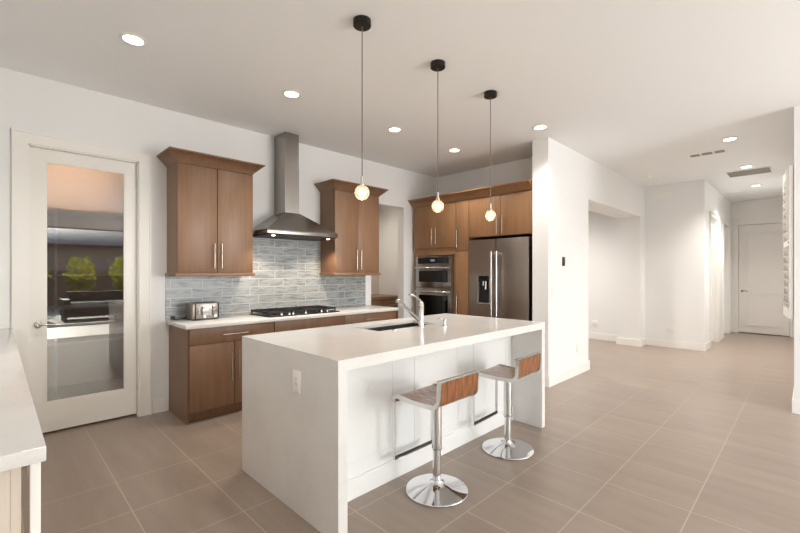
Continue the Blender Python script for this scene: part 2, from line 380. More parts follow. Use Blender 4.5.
def lever(cx, cy, cz, parent, dx=1, ax='Y', s=-1):
    """lever handle on a face; ax Y: face looks to s*Y"""
    if ax == 'Y':
        h = MB().lathe((cx, cy, cz), [(.027, 0), (.027, s*.008), (.02, s*.012), (.011, s*.014), (.011, s*.05)], 20, 'Y')
        h.tube([(cx, cy+s*.046, cz), (cx+dx*.03, cy+s*.05, cz+.003), (cx+dx*.07, cy+s*.05, cz+.002), (cx+dx*.11, cy+s*.048, cz-.006)], [.011, .01, .009, .007])
    else:
        h = MB().lathe((cx, cy, cz), [(.027, 0), (.027, s*.008), (.02, s*.012), (.011, s*.014), (.011, s*.05)], 20, 'X')
        h.tube([(cx+s*.046, cy, cz), (cx+s*.05, cy+dx*.03, cz+.003), (cx+s*.05, cy+dx*.07, cz+.002), (cx+s*.048, cy+dx*.11, cz-.006)], [.011, .01, .009, .007])
    return h.obj('door_handle', M['nickel'], parent)
lever(.25, 4.575, .94, t)
for z in (.25, 1.2, 2.2): B(.9612, .9628, 4.57, 4.575, z, z+.09).obj('hinge', M['nickel'], t)

def panel_door(t, x0, x1, y0, y1, z1, ax, s, m, zl=(.16, .93, 1.08, 2.3)):
    """moulded two-panel slab. ax 'X': slab normal along X, faces s*X"""
    mb = B(x0, x1, y0, y1, .02, z1)
    st = .115
    for (a, b) in ((zl[0]+.02, zl[1]), (zl[2], zl[3])):
        for k, (ins, d) in enumerate(((0, .02), (.05, .008))):
            if ax == 'X':
                xa = x0 if s < 0 else x1; ya, yb = y0+st+ins, y1-st-ins
                r = [(min(xa, xa+s*d), max(xa, xa+s*d), ya, yb)]
                w = .03
                for (p, q, c, dd) in ((ya, ya+w, a+ins, b-ins), (yb-w, yb, a+ins, b-ins)): mb.box(r[0][0], r[0][1], p, q, c, dd)
                mb.box(r[0][0], r[0][1], ya+w, yb-w, a+ins, a+ins+w); mb.box(r[0][0], r[0][1], ya+w, yb-w, b-ins-w, b-ins)
            else:
                ya_ = y0 if s < 0 else y1; xa, xb = x0+st+ins, x1-st-ins; w = .03
                r = (min(ya_, ya_+s*d), max(ya_, ya_+s*d))
                for (p, q) in ((xa, xa+w), (xb-w, xb)): mb.box(p, q, r[0], r[1], a+ins, b-ins)
                mb.box(xa+w, xb-w, r[0], r[1], a+ins, a+ins+w); mb.box(xa+w, xb-w, r[0], r[1], b-ins-w, b-ins)
    return mb.obj('door_slab', m, t)
t = tag(thing('door_2', (12.1, .73, 0), 'closed two-panel beige-white door at the end of the hallway', 'door'), kind='structure')
panel_door(t, 12.09, 12.13, .305, 1.148, 2.455, 'X', -1, M['hall_door'])
lever(12.09, 1.09, .96, t, dx=-1, ax='X', s=-1)
mb = B(12.052, 12.0695, 1.155, 1.25, .001, 2.56).box(12.052, 12.0695, .205, .3, .001, 2.56).box(12.052, 12.0695, .3, 1.155, 2.465, 2.56)
mb.box(12.044, 12.054, 1.232, 1.25, .001, 2.56).box(12.044, 12.054, .205, 1.25, 2.542, 2.56)
struct('trim_2', mb, M['hall_door'], 'casing around the door at the hallway end', 'trim')
for i, (x0, x1, cat) in enumerate(((9.36, 10.16, 'first'), (10.95, 11.75, 'second'))):
    mb = MB(); casing_y(mb, x0+.001, x1-.001, 2.42, .085, 1.3)
    struct('trim_%d' % (3+i), mb, WM, 'white casing around the %s side door of the hallway' % cat, 'trim')
    t = tag(thing('door_%d' % (3+i), (x0+.4, 1.38, 0), 'white %s side door on the left of the hallway' % ('nearer' if i == 0 else 'farther'), 'door'), kind='structure')
    panel_door(t, x0+.004, x1-.004, 1.37, 1.41, 2.41, 'Y', -1, M['door'])
    lever(x0+.08, 1.37, .96, t, dx=1)

# shutter on the hall side of the right wall
def shutter():
    t = thing('plantation_shutter', (0, 0, 0), 'white louvered plantation shutter swung off the right wall near the hallway', 'shutter')
    w, z0, z1 = .62, 0, 1.52
    B(0, .05, 0, .028, z0, z1).box(w-.05, w, 0, .028, z0, z1).box(.05, w-.05, 0, .028, z0, .09).box(.05, w-.05, 0, .028, z1-.09, z1).box(.05, w-.05, .003, .025, .73, .79).obj('shutter_frame', M['trim'], t)
    for k in range(17):
        z = .125+k*.0795
        if abs(z-.76) < .045: continue
        a = math.radians(52); dy, dz = math.cos(a)*.034, math.sin(a)*.034
        MB().hexa([(.052, .014-dy, z-dz-.004), (w-.052, .014-dy, z-dz-.004), (w-.052, .014+dy, z+dz-.004), (.052, .014+dy, z+dz-.004)],
                  [(.052, .014-dy, z-dz+.004), (w-.052, .014-dy, z-dz+.004), (w-.052, .014+dy, z+dz+.004), (.052, .014+dy, z+dz+.004)]).obj('louver', M['trim'], t)
    MB().sphere((.025, .031, .76), .006, 10, 6).obj('knob', M['black'], t)
    t.location = (5.575, .116, .92); t.rotation_euler = (0, 0, math.atan2(.065, .6))
shutter()
t = tag(thing('window_4', (5.6, .112, .9), 'narrow white framed window behind the open shutter', 'window'), kind='structure')
B(5.60, 5.66, .111, .128, .9, 2.46).box(6.24, 6.30, .111, .128, .9, 2.46).box(5.66, 6.24, .111, .128, .9, .96).box(5.66, 6.24, .111, .128, 2.4, 2.46).obj('window_frame', WM, t)
B(5.66, 6.24, .1105, .1145, .96, 2.4).obj('pane', M['blackglass'], t)

# ------------------------------------------------------------------ cabinets
def bar_handle(parent, p0, p1, out, off=.03, r=.0055, name='handle'):
    p0, p1, out = Vector(p0), Vector(p1), Vector(out)
    d = (p1-p0).normalized(); mb = MB().tube([p0+out*off, p1+out*off], r, 10)
    for p in (p0+d*.03, p1-d*.03): mb.tube([p+out*.0005, p+out*off], r*.8, 8)
    return mb.obj(name, M['nickel'], parent)
def crown(t, prof_box, ov, z0, z1, sides, m=None):
    """flared crown: prof_box=(x0,x1,y0,y1) cabinet top footprint, ov overhang per side flags (xm,xp,ym,yp)"""
    x0, x1, y0, y1 = prof_box; a, b, c, d = sides
    mb = MB(); lv = [(0, z0), (.006, z0+.012), (ov*.92, z1-.016), (ov, z1-.014), (ov, z1)]
    rings = []
    for (o, z) in lv:
        rings.append([mb.b.verts.new(p) for p in ((x0-o*a, y0-o*c, z), (x1+o*b, y0-o*c, z), (x1+o*b, y1+o*d, z), (x0-o*a, y1+o*d, z))])
    for p, q in zip(rings, rings[1:]):
        for k in range(4): mb.b.faces.new((p[k], p[(k+1) % 4], q[(k+1) % 4], q[k]))
    mb.b.faces.new(list(reversed(rings[0]))); mb.b.faces.new(rings[-1])
    return mb.obj('crown_moulding', m or M['wood'], t)
G = .0028
def upper(x0, x1, label):
    W_ = M['wood']; yb, yf = 4.529, 4.205
    t = thing('upper_cabinet', ((x0+x1)/2, yb, 1.34), label, 'cabinet', 'upper cabinets beside the hood')
    B(x0, x1, yf+.02, yb, 1.376, 2.425).obj('body', W_, t)
    xm = (x0+x1)/2
    B(x0+.003, x1-.003, yf+.0192, yf+.0199, 1.38, 2.422).obj('face_gap_shade', M['wood_gap_shade'], t)  # dark sheet painting the shade seen between the doors
    for i, (a, b) in enumerate(((x0+G, xm-G), (xm+G, x1-G))):
        d = B(a, b, yf-.002, yf+.019, 1.378, 2.418, bev=.0015).obj('door', W_, t)
        hx = xm-.036 if i == 0 else xm+.036
        bar_handle(d, (hx, yf-.002, 1.42), (hx, yf-.002, 1.67), (0, -1, 0))
    B(x0-.018, x1+.018, yf-.02, yb, 1.342, 1.3755, bev=.004).obj('light_rail', W_, t)
    crown(t, (x0-.001, x1+.001, yf-.003, yb), .09, 2.4255, 2.53, (1, 1, 1, 0))
    return t
upper(1.212, 1.955, 'brown two-door upper cabinet left of the range hood')
upper(3.02, 3.765, 'brown two-door upper cabinet right of the range hood')

CT = .905
def base_run():
    W_ = M['wood']
    units = [(1.236, 2.066, 'brown base cabinet under the toaster with drawer and two doors', 1), (2.070, 2.976, 'brown base cabinet under the gas cooktop', 2), (2.980, 3.845, 'brown base cabinet at the right end of the back counter', 1)]
    for (x0, x1, lb, kd) in units:
        t = thing('base_cabinet', ((x0+x1)/2, 4.2, 0), lb, 'cabinet', 'base cabinets along the back wall')
        B(x0, x1, 3.972, 4.512, .1, .868).obj('body', W_, t)
        B(x0, x1, 4.03, 4.5, .002, .0995).obj('toe_kick', W_, t)
        B(x0+.003, x1-.001, 3.9716, 3.9719, .105, .867).obj('face_gap_shade', M['wood_gap_shade'], t)  # dark sheet standing in for shade between drawer and door fronts
        xm = (x0+x1)/2
        a0, a1 = x0+G, x1-G
        if x0 < 1.3:
            a0 = x0+.004; xm = 1.652
        d = B(a0, a1, 3.95, 3.9715, .712, .864, bev=.0015).obj('drawer', W_, t)
        if kd == 1: bar_handle(d, (xm-.125, 3.95, .79), (xm+.125, 3.95, .79), (0, -1, 0))
        if kd == 1:
            for i, (p, q) in enumerate(((a0, xm-G), (xm+G, a1))):
                d = B(p, q, 3.95, 3.9715, .104, .708, bev=.0015).obj('door', W_, t)
                hx = xm-.036 if i == 0 else xm+.036
                bar_handle(d, (hx, 3.95, .35), (hx, 3.95, .62), (0, -1, 0))
        else:
            for (p, q) in ((.41, .708), (.104, .406)):
                d = B(a0, a1, 3.95, 3.9715, p, q, bev=.0015).obj('drawer', W_, t)
                bar_handle(d, (xm-.2, 3.95, q-.07), (xm+.2, 3.95, q-.07), (0, -1, 0))
        if x0 < 1.3: B(x0-.0105, x0-.0005, 3.96, 4.512, .002, .868).obj('end_panel', W_, t)
base_run()
o = B(1.2, 3.862, 3.92, 4.5175, .8685, CT, bev=.003).obj('countertop', M['quartz']); tag(o, 'white quartz countertop on the back base cabinets', 'countertop')
tag(B(1.2, 3.784, 4.518, 4.5295, CT, 1.34).box(1.957, 3.018, 4.518, 4.5295, 1.34, 1.84).obj('backsplash', M['splash']), 'blue-grey wavy tile backsplash behind the cooktop', 'backsplash', kind='structure')

# oven wall tower (front plane x=4.76)
XF = 4.76
def hx(d, y, z0, z1): bar_handle(d, (XF-.0, y, z0), (XF-.0, y, z1), (-1, 0, 0))
def door_x(t, y0, y1, z0, z1): return B(XF, XF+.0205, y0+G, y1-G, z0+G, z1-G, bev=.0015).obj('door', M['wood_tower_lit'], t)
Wt = M['wood_tower_lit']
t = thing('oven_cabinet', (5.06, 4.07, 0), 'tall brown cabinet holding the wall oven, left of the fridge', 'cabinet')
B(XF+.021, 5.372, 3.648, 4.487, .1, .44).box(XF+.021, 5.372, 3.648, 3.685, .44, 2.42).box(XF+.021, 5.372, 4.415, 4.487, .44, 2.42).box(XF+.021, 5.372, 3.685, 4.415, 1.645, 2.42).box(5.35, 5.372, 3.685, 4.415, .44, 1.645).obj('body', Wt, t)
B(4.83, 5.37, 3.65, 4.48, .002, .0995).obj('toe_kick', Wt, t)
B(XF+.0206, XF+.0209, 3.65, 4.485, 1.757, 2.419).obj('face_gap_shade', M['wood_gap_shade'], t)  # shade of the door gaps, put in as a dark sheet
d = door_x(t, 4.043, 4.487, 1.755, 2.415); hx(d, 4.085, 1.81, 2.06)
d = door_x(t, 3.648, 4.043, 1.755, 2.415); hx(d, 4.005, 1.81, 2.06)
d = B(XF, XF+.0205, 3.65, 4.485, .105, .42, bev=.0015).obj('drawer', Wt, t); bar_handle(d, (XF, 3.9, .36), (XF, 4.2, .36), (-1, 0, 0))
t = thing('pantry_cabinet', (5.06, 3.52, 0), 'narrow tall brown cabinet between wall oven and fridge', 'cabinet')
B(XF+.021, 5.372, 3.413, 3.645, .1, 2.42).obj('body', Wt, t)
B(4.83, 5.37, 3.42, 3.64, .002, .0995).obj('toe_kick', Wt, t)
B(XF+.0206, XF+.0209, 3.413, 3.645, .105, 2.419).obj('face_gap_shade', M['wood_gap_shade'], t)
d = door_x(t, 3.413, 3.645, 1.69, 2.415); hx(d, 3.605, 1.74, 1.99)
d = door_x(t, 3.413, 3.645, .105, 1.686); hx(d, 3.605, .78, 1.04)
t = thing('fridge_cabinet', (5.06, 2.93, 1.85), 'brown two-door cabinet above the stainless refrigerator', 'cabinet')
B(XF+.021, 5.372, 2.446, 3.41, 1.87, 2.42).obj('body', Wt, t)
B(XF+.0206, XF+.0209, 2.447, 3.41, 1.872, 2.419).obj('face_gap_shade', M['wood_gap_shade'], t)
d = door_x(t, 2.903, 3.41, 1.872, 2.415); hx(d, 2.945, 1.9, 2.14)
d = door_x(t, 2.446, 2.903, 1.872, 2.415); hx(d, 2.862, 1.9, 2.14)
B(4.80, 5.372, 2.43, 2.462, .002, 1.869).obj('side_panel', M['wood_gap_shade'], t)
t = thing('crown_trim', (5.0, 3.5, 2.42), 'flared brown crown moulding running above oven and fridge cabinets', 'moulding')
crown(t, (XF-.002, 5.374, 2.443, 4.4885), .09, 2.4205, 2.53, (1, 0, 0, .4), Wt)

# wall oven with microwave
t = thing('wall_oven', (4.9, 4.05, .46), 'stainless combination microwave and wall oven with black glass', 'oven')
oy0, oy1 = 3.688, 4.412
B(4.756, 5.34, oy0, oy1, .45, 1.63).obj('oven_body', M['steel_dark'], t)
p = B(4.732, 4.7555, oy0+.005, oy1-.005, 1.50, 1.628, bev=.003).obj('control_panel', M['steel'], t)
B(4.7305, 4.7315, oy0+.06, oy1-.05, 1.515, 1.612).obj('control_glass', M['blackglass'], p)
B(4.7295, 4.7302, 4.02, 4.1, 1.55, 1.58).obj('display', M['display'], p)
def ovdoor(z0, z1, w0, w1, hz):
    d = B(4.725, 4.7555, oy0+.005, oy1-.005, z0, z1, bev=.004).obj('oven_door', M['steel'], t)
    B(4.7235, 4.7245, oy0+.075, oy1-.075, w0, w1).obj('window', M['blackglass'], d)
    MB().tube([(4.675, oy0+.04, hz), (4.675, oy1-.04, hz)], .011, 12).box(4.67, 4.7245, oy0+.045, oy0+.075, hz-.014, hz+.014).box(4.67, 4.7245, oy1-.075, oy1-.045, hz-.014, hz+.014).obj('handle', M['chrome_soft'], d)
ovdoor(1.155, 1.495, 1.235, 1.41, 1.45)
ovdoor(.46, 1.145, .55, 1.035, 1.09)

# refrigerator
def fridge():
    t = thing('refrigerator', (5.0, 2.94, 0), 'stainless french-door refrigerator with water dispenser', 'refrigerator')
    y0, y1, xf = 2.48, 3.388, 4.73
    B(4.8, 5.36, y0+.004, y1-.004, .03, 1.812).obj('body', M['rubber'], t)
    B(4.84, 5.3, y0+.03, y1-.03, .001, .0295).obj('base', M['black'], t)
    ym = 2.95
    dz0, dz1, dy0, dy1 = .962, 1.335, 3.052, 3.228
    # left door with the dispenser recess cut out
    mb = B(xf, 4.797, ym+.003, dy0, .62, 1.83).box(xf, 4.797, dy1, y1, .62, 1.83).box(xf, 4.797, dy0, dy1, .62, dz0).box(xf, 4.797, dy0, dy1, dz1, 1.83)
    d1 = mb.obj('door', M['steel_dark'], t)
    d2 = B(xf, 4.797, y0, ym-.003, .62, 1.83, bev=.006).obj('door', M['steel_dark'], t)
    B(xf, 4.797, y0, y1, .07, .612, bev=.006).obj('freezer_drawer', M['steel_dark'], t)
    for d, y in ((d1, ym+.04), (d2, ym-.04)):
        MB().tube([(xf-.055, y, .80), (xf-.055, y, 1.66)], .012, 12).box(xf-.06, xf-.0005, y-.011, y+.011, .815, .845).box(xf-.06, xf-.0005, y-.011, y+.011, 1.62, 1.65).obj('handle', M['chrome_soft'], d)
    dp = B(4.775, 4.794, dy0+.001, dy1-.001, dz0+.001, dz1-.001).obj('dispenser', M['black'], d1)
    d = dp
    # kept to three levels: dispenser pieces hang on the door
    B(xf-.004, 4.774, dy0+.004, dy1-.004, 1.262, dz1-.004, bev=.003).obj('dispenser_panel', M['blackglass'], d1)
    MB().tube([(4.752, 3.12, 1.26), (4.747, 3.12, 1.15)], .014, 10).tube([(4.752, 3.16, 1.26), (4.747, 3.16, 1.2)], .01, 10).obj('dispenser_nozzle', M['chrome_soft'], d1)
    mb = MB()
    for a in ((dy0-.006, dy0+.003, dz0-.006, dz1), (dy1-.003, dy1+.006, dz0-.006, dz1), (dy0+.003, dy1-.003, dz0-.006, dz0+.004)): mb.box(xf-.003, xf+.006, *a)
    mb.obj('dispenser_trim', M['chrome_soft'], d1)
fridge()

# ------------------------------------------------------------------ range hood, cooktop, toaster
def hood():
    t = thing('range_hood', (2.47, 4.3, 1.77), 'stainless pyramid chimney range hood on the wall above the cooktop', 'range hood')
    x0, x1, y0, y1 = 2.03, 2.94, 4.03, 4.5175
    MB().box(x0, x1, y0, y1, 1.80, 1.846, bev=.002).obj('rim', M['steel'], t)
    cx0, cx1, cy0 = 2.368, 2.552, 4.27
    MB().hexa([(x0+.001, y0+.001, 1.8462), (x1-.001, y0+.001, 1.8462), (x1-.001, y1, 1.8462), (x0+.001, y1, 1.8462)],
              [(cx0-.006, cy0-.006, 2.075), (cx1+.006, cy0-.006, 2.075), (cx1+.006, y1, 2.075), (cx0-.006, y1, 2.075)]).obj('canopy', M['steel'], t)
    B(cx0, cx1, cy0, 4.528, 2.0755, 2.6).box(cx0+.002, cx1-.002, cy0+.002, 4.528, 2.6, 3.008).obj('chimney', M['steel'], t)
    B(x0+.02, x1-.02, y0+.02, y1-.01, 1.785, 1.7995).obj('filter', M['iron'], t)
    for x in (2.13, 2.84): MB().lathe((x, 4.09, 1.7775), [(.016, 0), (.019, .007)], 16).obj('hood_lamp', M['led'], t)
    for k in range(4): MB().lathe((2.42+k*.035, 4.0295, 1.823), [(.006, 0), (.006, -.003)], 10, 'Y').obj('button', M['chrome_soft'], t)
    for x in (2.13, 2.84):
        l = lamp('hood_light', 'SPOT', (x, 4.12, 1.76), 9, (1, .8, .6), aim=(0, .12, -1), spot_size=math.radians(120), spot_blend=.6, shadow_soft_size=.03)
hood()
def cooktop():
    x0, x1, y0, y1 = 2.035, 2.94, 3.99, 4.47
    t = thing('gas_cooktop', (2.487, 4.2, CT), 'black gas cooktop with cast iron grates and steel knobs on the back counter', 'cooktop')
    B(x0, x1, y0, y1, CT+.0005, CT+.012, bev=.003).obj('pan', M['black'], t)
    for (a, b) in ((x0+.012, x0+.305), (x0+.31, x1-.31), (x1-.305, x1-.012)):
        mb = MB(); z0, z1 = CT+.034, CT+.056
        for y in (y0+.07, y1-.02): mb.box(a, b, y-.006, y+.006, z0, z1)
        for k in range(5):
            x = a+.008+(b-a-.016)*k/4; mb.box(x-.005, x+.005, y0+.07, y1-.02, z0+.001, z1+.001)
        mb.box(a, b, (y0+y1)/2+.02, (y0+y1)/2+.03, z0, z1)
        for x in (a+.008, b-.008):
            for y in (y0+.07, y1-.02): mb.box(x-.006, x+.006, y-.006, y+.006, CT+.0125, z0)
        mb.obj('grate', M['iron'], t)
    mb = MB()
    for (x, y, r) in ((x0+.16, y0+.15, .035), (x0+.16, y1-.11, .045), (2.487, 4.26, .055), (x1-.16, y0+.15, .035), (x1-.16, y1-.11, .045)):
        MB_ = MB().lathe((x, y, CT+.0125), [(r*1.2, 0), (r*1.2, .006), (r, .008), (r, .015), (r*.5, .018)], 18); MB_.obj('burner', M['iron'], t)
    for x in (2.19, 2.28, 2.33, 2.49, 2.70, 2.78):
        MB().lathe((x, y0+.033, CT+.0125), [(.015, 0), (.014, .018), (.011, .024)], 14).box(x-.003, x+.003, y0+.02, y0+.046, CT+.036, CT+.045).obj('knob', M['chrome_soft'], t)
cooktop()
def toaster():
    x0, x1, y0, y1, z0 = 1.362, 1.618, 4.25, 4.45, CT
    t = thing('toaster', ((x0+x1)/2, 4.33, CT), 'stainless four-slice toaster with black ends on the back counter', 'toaster')
    B(x0+.03, x1-.008, y0, y1, z0+.012, z0+.172, bev=.012).obj('body', M['steel'], t)
    B(x0, x0+.0295, y0+.006, y1-.006, z0+.012, z0+.168, bev=.01).obj('end_cap', M['steel_dark'], t)
    B(x1-.0075, x1, y0+.004, y1-.004, z0+.012, z0+.168, bev=.003).obj('end_cap', M['black'], t)
    B(x0+.01, x1-.006, y0+.01, y1-.01, z0+.0005, z0+.0118).obj('base', M['black'], t)
    mb = MB()
    for k in range(2):
        for y in (y0+.05, y0+.1, ): mb.box(x0+.05+k*.1, x0+.135+k*.1, y, y+.02, z0+.1725, z0+.176)
    mb.obj('slot', M['black'], t)
    for cx in (x0+.088, x0+.19):
        B(cx-.006, cx+.006, y0-.0015, y0-.0003, z0+.05, z0+.14).obj('lever_track', M['black'], t)
        B(cx+.006, cx+.03, y0-.02, y0-.0005, z0+.118, z0+.13, bev=.003).obj('lever', M['steel_dark'], t)
        MB().lathe((cx+.022, y0-.0005, z0+.04), [(.014, 0), (.014, -.016)], 14, 'Y').obj('dial', M['chrome_soft'], t)
        B(cx-.03, cx-.022, y0-.003, y0-.0005, z0+.05, z0+.12).obj('button_strip', M['steel_dark'], t)
toaster()
o = MB().tube([(1.359, 4.4, CT+.02), (1.33, 4.43, CT+.012), (1.29, 4.45, CT+.007), (1.26, 4.49, CT+.007), (1.26, 4.505, CT+.02)], .005, 8).box(1.243, 1.277, 4.495, 4.517, CT+.008, CT+.038).obj('power_cord', M['black'])
tag(o, 'short black power cord lying left of the toaster', 'cord')

# passage cabinet seen through the opening
t = thing('passage_cabinet', (4.6, 5.6, 0), 'brown wooden counter cabinet seen through the passage opening', 'cabinet')
B(3.35, 5.3, 5.3, 5.98, .1, .90).obj('body', M['wood'], t)
B(3.33, 5.32, 5.27, 5.99, .9005, .955, bev=.003).obj('wooden_top', M['wood'], t)
for k in range(4):
    x = 3.36+k*.484
    d = B(x+G, x+.484-G, 5.28, 5.2995, .72, .89, bev=.001).obj('drawer', M['wood'], t); bar_handle(d, (x+.15, 5.28, .8), (x+.33, 5.28, .8), (0, -1, 0))
    d = B(x+G, x+.484-G, 5.28, 5.2995, .105, .715, bev=.001).obj('door', M['wood'], t)
B(3.36, 5.3, 5.34, 5.95, .001, .0995).obj('toe_kick', M['wood_gap_shade'], t)

# pantry shelves
for k, (z, w) in enumerate(((2.10, 'top'), (1.735, 'second'), (1.36, 'third'), (.98, 'fourth'), (.58, 'lowest'))):
    t = thing('pantry_shelf', (.5, 6.2, z), 'white %s shelf inside the pantry behind the glass door' % w, 'shelf', 'pantry shelves')
    B(-.6, 1.498, 6.0, 6.398, z-.022, z).obj('shelf_board', M['trim'], t)
    for x in (-.3, .47, 1.2): B(x, x+.02, 6.05, 6.39, z-.06, z-.0225).obj('bracket', M['trim'], t)
tag(B(.462, .49, 5.955, 5.995, .001, 2.10).obj('shelf_post', M['trim']), 'white upright post in front of the pantry shelves', 'post')

# ------------------------------------------------------------------ island
IT = .935
def island():
    t = thing('kitchen_island', (2.355, 2.3, 0), 'white waterfall quartz kitchen island with sink and two stools', 'island')
    x0, x1, y0, y1, th = 1.222, 3.488, 1.672, 2.80, .058
    sx0, sx1, sy0, sy1 = 2.06, 2.75, 2.3, 2.6
    Q = M['quartz']
    sl = .022; ym = 1.965
    mb = MB().box(x0, x1, y0, ym, IT-th, IT).box(x0, sx0, ym, y1, IT-sl, IT).box(sx1, x1, ym, y1, IT-sl, IT).box(sx0, sx1, ym, sy0, IT-sl, IT).box(sx0, sx1, sy1, y1, IT-sl, IT)
    mb.box(x0, x1, y1-.02, y1, IT-th, IT-sl).box(x0, x0+th, ym, y1-.02, IT-th, IT-sl).box(x1-th, x1, ym, y1-.02, IT-th, IT-sl)
    bmesh.ops.remove_doubles(mb.b, verts=mb.b.verts, dist=1e-5)
    mb.obj('countertop', Q, t)
    B(x0, x0+th, y0, y1, .001, IT-th-.0005).obj('waterfall_panel', Q, t)
    B(x1-th, x1, y0, y1, .001, IT-th-.0005).obj('waterfall_panel', Q, t)
    a, b, yf = x0+th+.0005, x1-th-.0005, 1.97
    I = M['isl']
    mb = B(a, b, yf, yf+.02, .001, IT-th-.001)       # seating-side panel with moulded rectangles
    mb.obj('back_panel', I, t)
    B(a, b, yf-.014, yf-.0005, .001, .115).box(a, b, yf-.010, yf-.0005, .115, .127).obj('base_trim', I, t)
    n = 3; w = (b-a)/n
    for k in range(n):
        p, q = a+w*k+.10, a+w*(k+1)-.10; z0, z1, m_ = .2, .83, .012
        mb = MB().box(p, q, yf-.0028, yf-.0005, z0, z0+m_).box(p, q, yf-.0028, yf-.0005, z1-m_, z1).box(p, p+m_, yf-.0028, yf-.0005, z0+m_, z1-m_).box(q-m_, q, yf-.0028, yf-.0005, z0+m_, z1-m_)
        mb.obj('panel_moulding', I, t)
    B(a, b, yf+.021, 2.26, .1, .874).box(a, b, 2.26, 2.66, .1, .6).box(a, sx0-.03, 2.26, 2.66, .6, .874).box(sx1+.03, b, 2.26, 2.66, .6, .874).box(a, b, 2.66, 2.74, .1, .874).obj('body', I, t)
    w = (b-a)/4
    for k in range(4):
        d = B(a+w*k+G, a+w*(k+1)-G, 2.7405, 2.76, .105, .87).obj('door', I, t)
        hx_ = a+w*(k+1)-.05 if k % 2 == 0 else a+w*k+.05
        bar_handle(d, (hx_, 2.76, .55), (hx_, 2.76, .8), (0, 1, 0))
    mb = MB(); u = .012; zb = IT-.25  # sink bowl
    mb.box(sx0-u, sx1+u, sy0-u, sy1+u, zb-.01, zb).box(sx0-u, sx0, sy0-u, sy1+u, zb, IT-sl-.0006).box(sx1, sx1+u, sy0-u, sy1+u, zb, IT-sl-.0006).box(sx0, sx1, sy0-u, sy0, zb, IT-sl-.0006).box(sx0, sx1, sy1, sy1+u, zb, IT-sl-.0006)
    s = mb.obj('sink', M['sink'], t)
    MB().lathe((2.4, 2.45, zb+.0003), [(.055, 0), (.045, .003), (.02, .001)], 20).obj('drain', M['chrome'], s)
island()
def faucet():
    c = (2.472, 2.245)
    t = thing('faucet', (c[0], c[1], IT), 'chrome pull-out faucet standing in front of the island sink', 'faucet')
    MB().lathe((c[0], c[1], IT+.0005), [(.03, 0), (.03, .004), (.024, .008), (.0225, .012), (.0225, .17), (.0235, .172), (.0235, .176), (.022, .178), (.021, .195), (.014, .208), (.004, .212)], 28).obj('body', M['chrome_soft'], t)
    a = Vector((c[0]-.005, c[1]+.015, IT+.055)); b = Vector((c[0]-.03, c[1]+.235, IT+.20))
    MB().tube([a, a.lerp(b, .5), a.lerp(b, .74)], [.015, .0145, .0145], 16).obj('spout', M['chrome_soft'], t)
    q = a.lerp(b, .745); dn = (b-a).normalized()
    MB().tube([q, q+dn*.02, q+dn*.055, b+dn*.008, b+dn*.01+Vector((0, .012, -.012))], [.0165, .018, .019, .0185, .015], 16).obj('spray_head', M['chrome_soft'], t)
    pts = []
    for k in range(9):
        u = k/8; pts.append((c[0]-.01*u, c[1]+.135*u, IT+.205+.055*math.sin(u*PI*.62)-.0*u))
    MB().tube(pts, [.012, .011, .0095, .0085, .008, .0075, .007, .0065, .006], 12).obj('lever', M['chrome_soft'], t)
faucet()
def soap():
    c = (2.66, 2.15)
    t = thing('soap_dispenser', (c[0], c[1], IT), 'small chrome soap dispenser pump right of the faucet', 'soap dispenser')
    MB().lathe((c[0], c[1], IT+.0005), [(.024, 0), (.024, .005), (.012, .008), (.011, .04), (.013, .042), (.013, .052), (.006, .056)], 20).obj('pump', M['chrome_soft'], t)
    MB().tube([(c[0], c[1], IT+.05), (c[0]-.012, c[1]+.05, IT+.054), (c[0]-.018, c[1]+.075, IT+.046)], [.007, .006, .005], 10).obj('nozzle', M['chrome_soft'], t)
soap()
o = MB().lathe((2.162, 2.235, IT+.0004), [(.021, 0), (.021, .005), (.014, .008), (.002, .009)], 20).obj('air_switch_button', M['chrome_soft'])
tag(o, 'small round chrome button on the island in front of the sink', 'button')

# ------------------------------------------------------------------ plates on walls
def plate(name, c, nrm, w, h, label, cat, kind='outlet'):
    """c centre on the surface, nrm 'x-' or 'y-'"""
    t = thing(name, c, label, cat)
    x, y, z = c
    def bx(u0, u1, z0, z1, d0, d1, nm, m, par=t, bev=0):
        if nrm == 'y-': return B(x+u0, x+u1, y-d1, y-d0, z+z0, z+z1, bev=bev).obj(nm, m, par)
        return B(x-d1, x-d0, y+u0, y+u1, z+z0, z+z1, bev=bev).obj(nm, m, par)
    bx(-w/2, w/2, -h/2, h/2, .0005, .006, 'cover_plate', M['plastic'], bev=.0015)
    if kind == 'outlet':
        for dz in (-.026, .005):
            q = bx(-.016, .016, dz-.001, dz+.026, .0062, .008, 'socket', M['plastic'])
            bx(-.008, -.005, dz+.008, dz+.018, .0081, .0085, 'socket_slot', M['slot'], q); bx(.005, .008, dz+.008, dz+.018, .0081, .0085, 'socket_slot', M['slot'], q)
    elif kind == 'switch':
        n = max(1, round(w/.06)); 
        for k in range(n):
            u = (k-(n-1)/2)*.046; bx(u-.016, u+.016, -.033, .033, .0062, .0095, 'rocker', M['plastic'])
    elif kind == 'plain':
        for u in (-w/4, w/4): bx(u-w*.2, u+w*.2, -h*.35, h*.35, .0062, .009, 'grille', M['plastic'])
    return t
plate('wall_outlet', (1.222, 2.062, .758), 'x-', .084, .125, 'white outlet on the left end panel of the island', 'outlet')
plate('wall_outlet', (5.59, 2.22, .36), 'y-', .075, .118, 'white outlet low on the partition wall below the thermostat', 'outlet')
plate('wall_outlet', (8.8, 1.82, .335), 'x-', .12, .118, 'white outlet low on the far wall left of the hallway', 'outlet')
plate('wall_outlet', (8.8, 3.13, .33), 'x-', .1, .118, 'white outlet low on the wall inside the partition opening', 'outlet')
plate('light_switch', (4.85, 2.22, 1.13), 'y-', .118, .118, 'white double rocker switch plate below left of the thermostat', 'switch', 'switch')
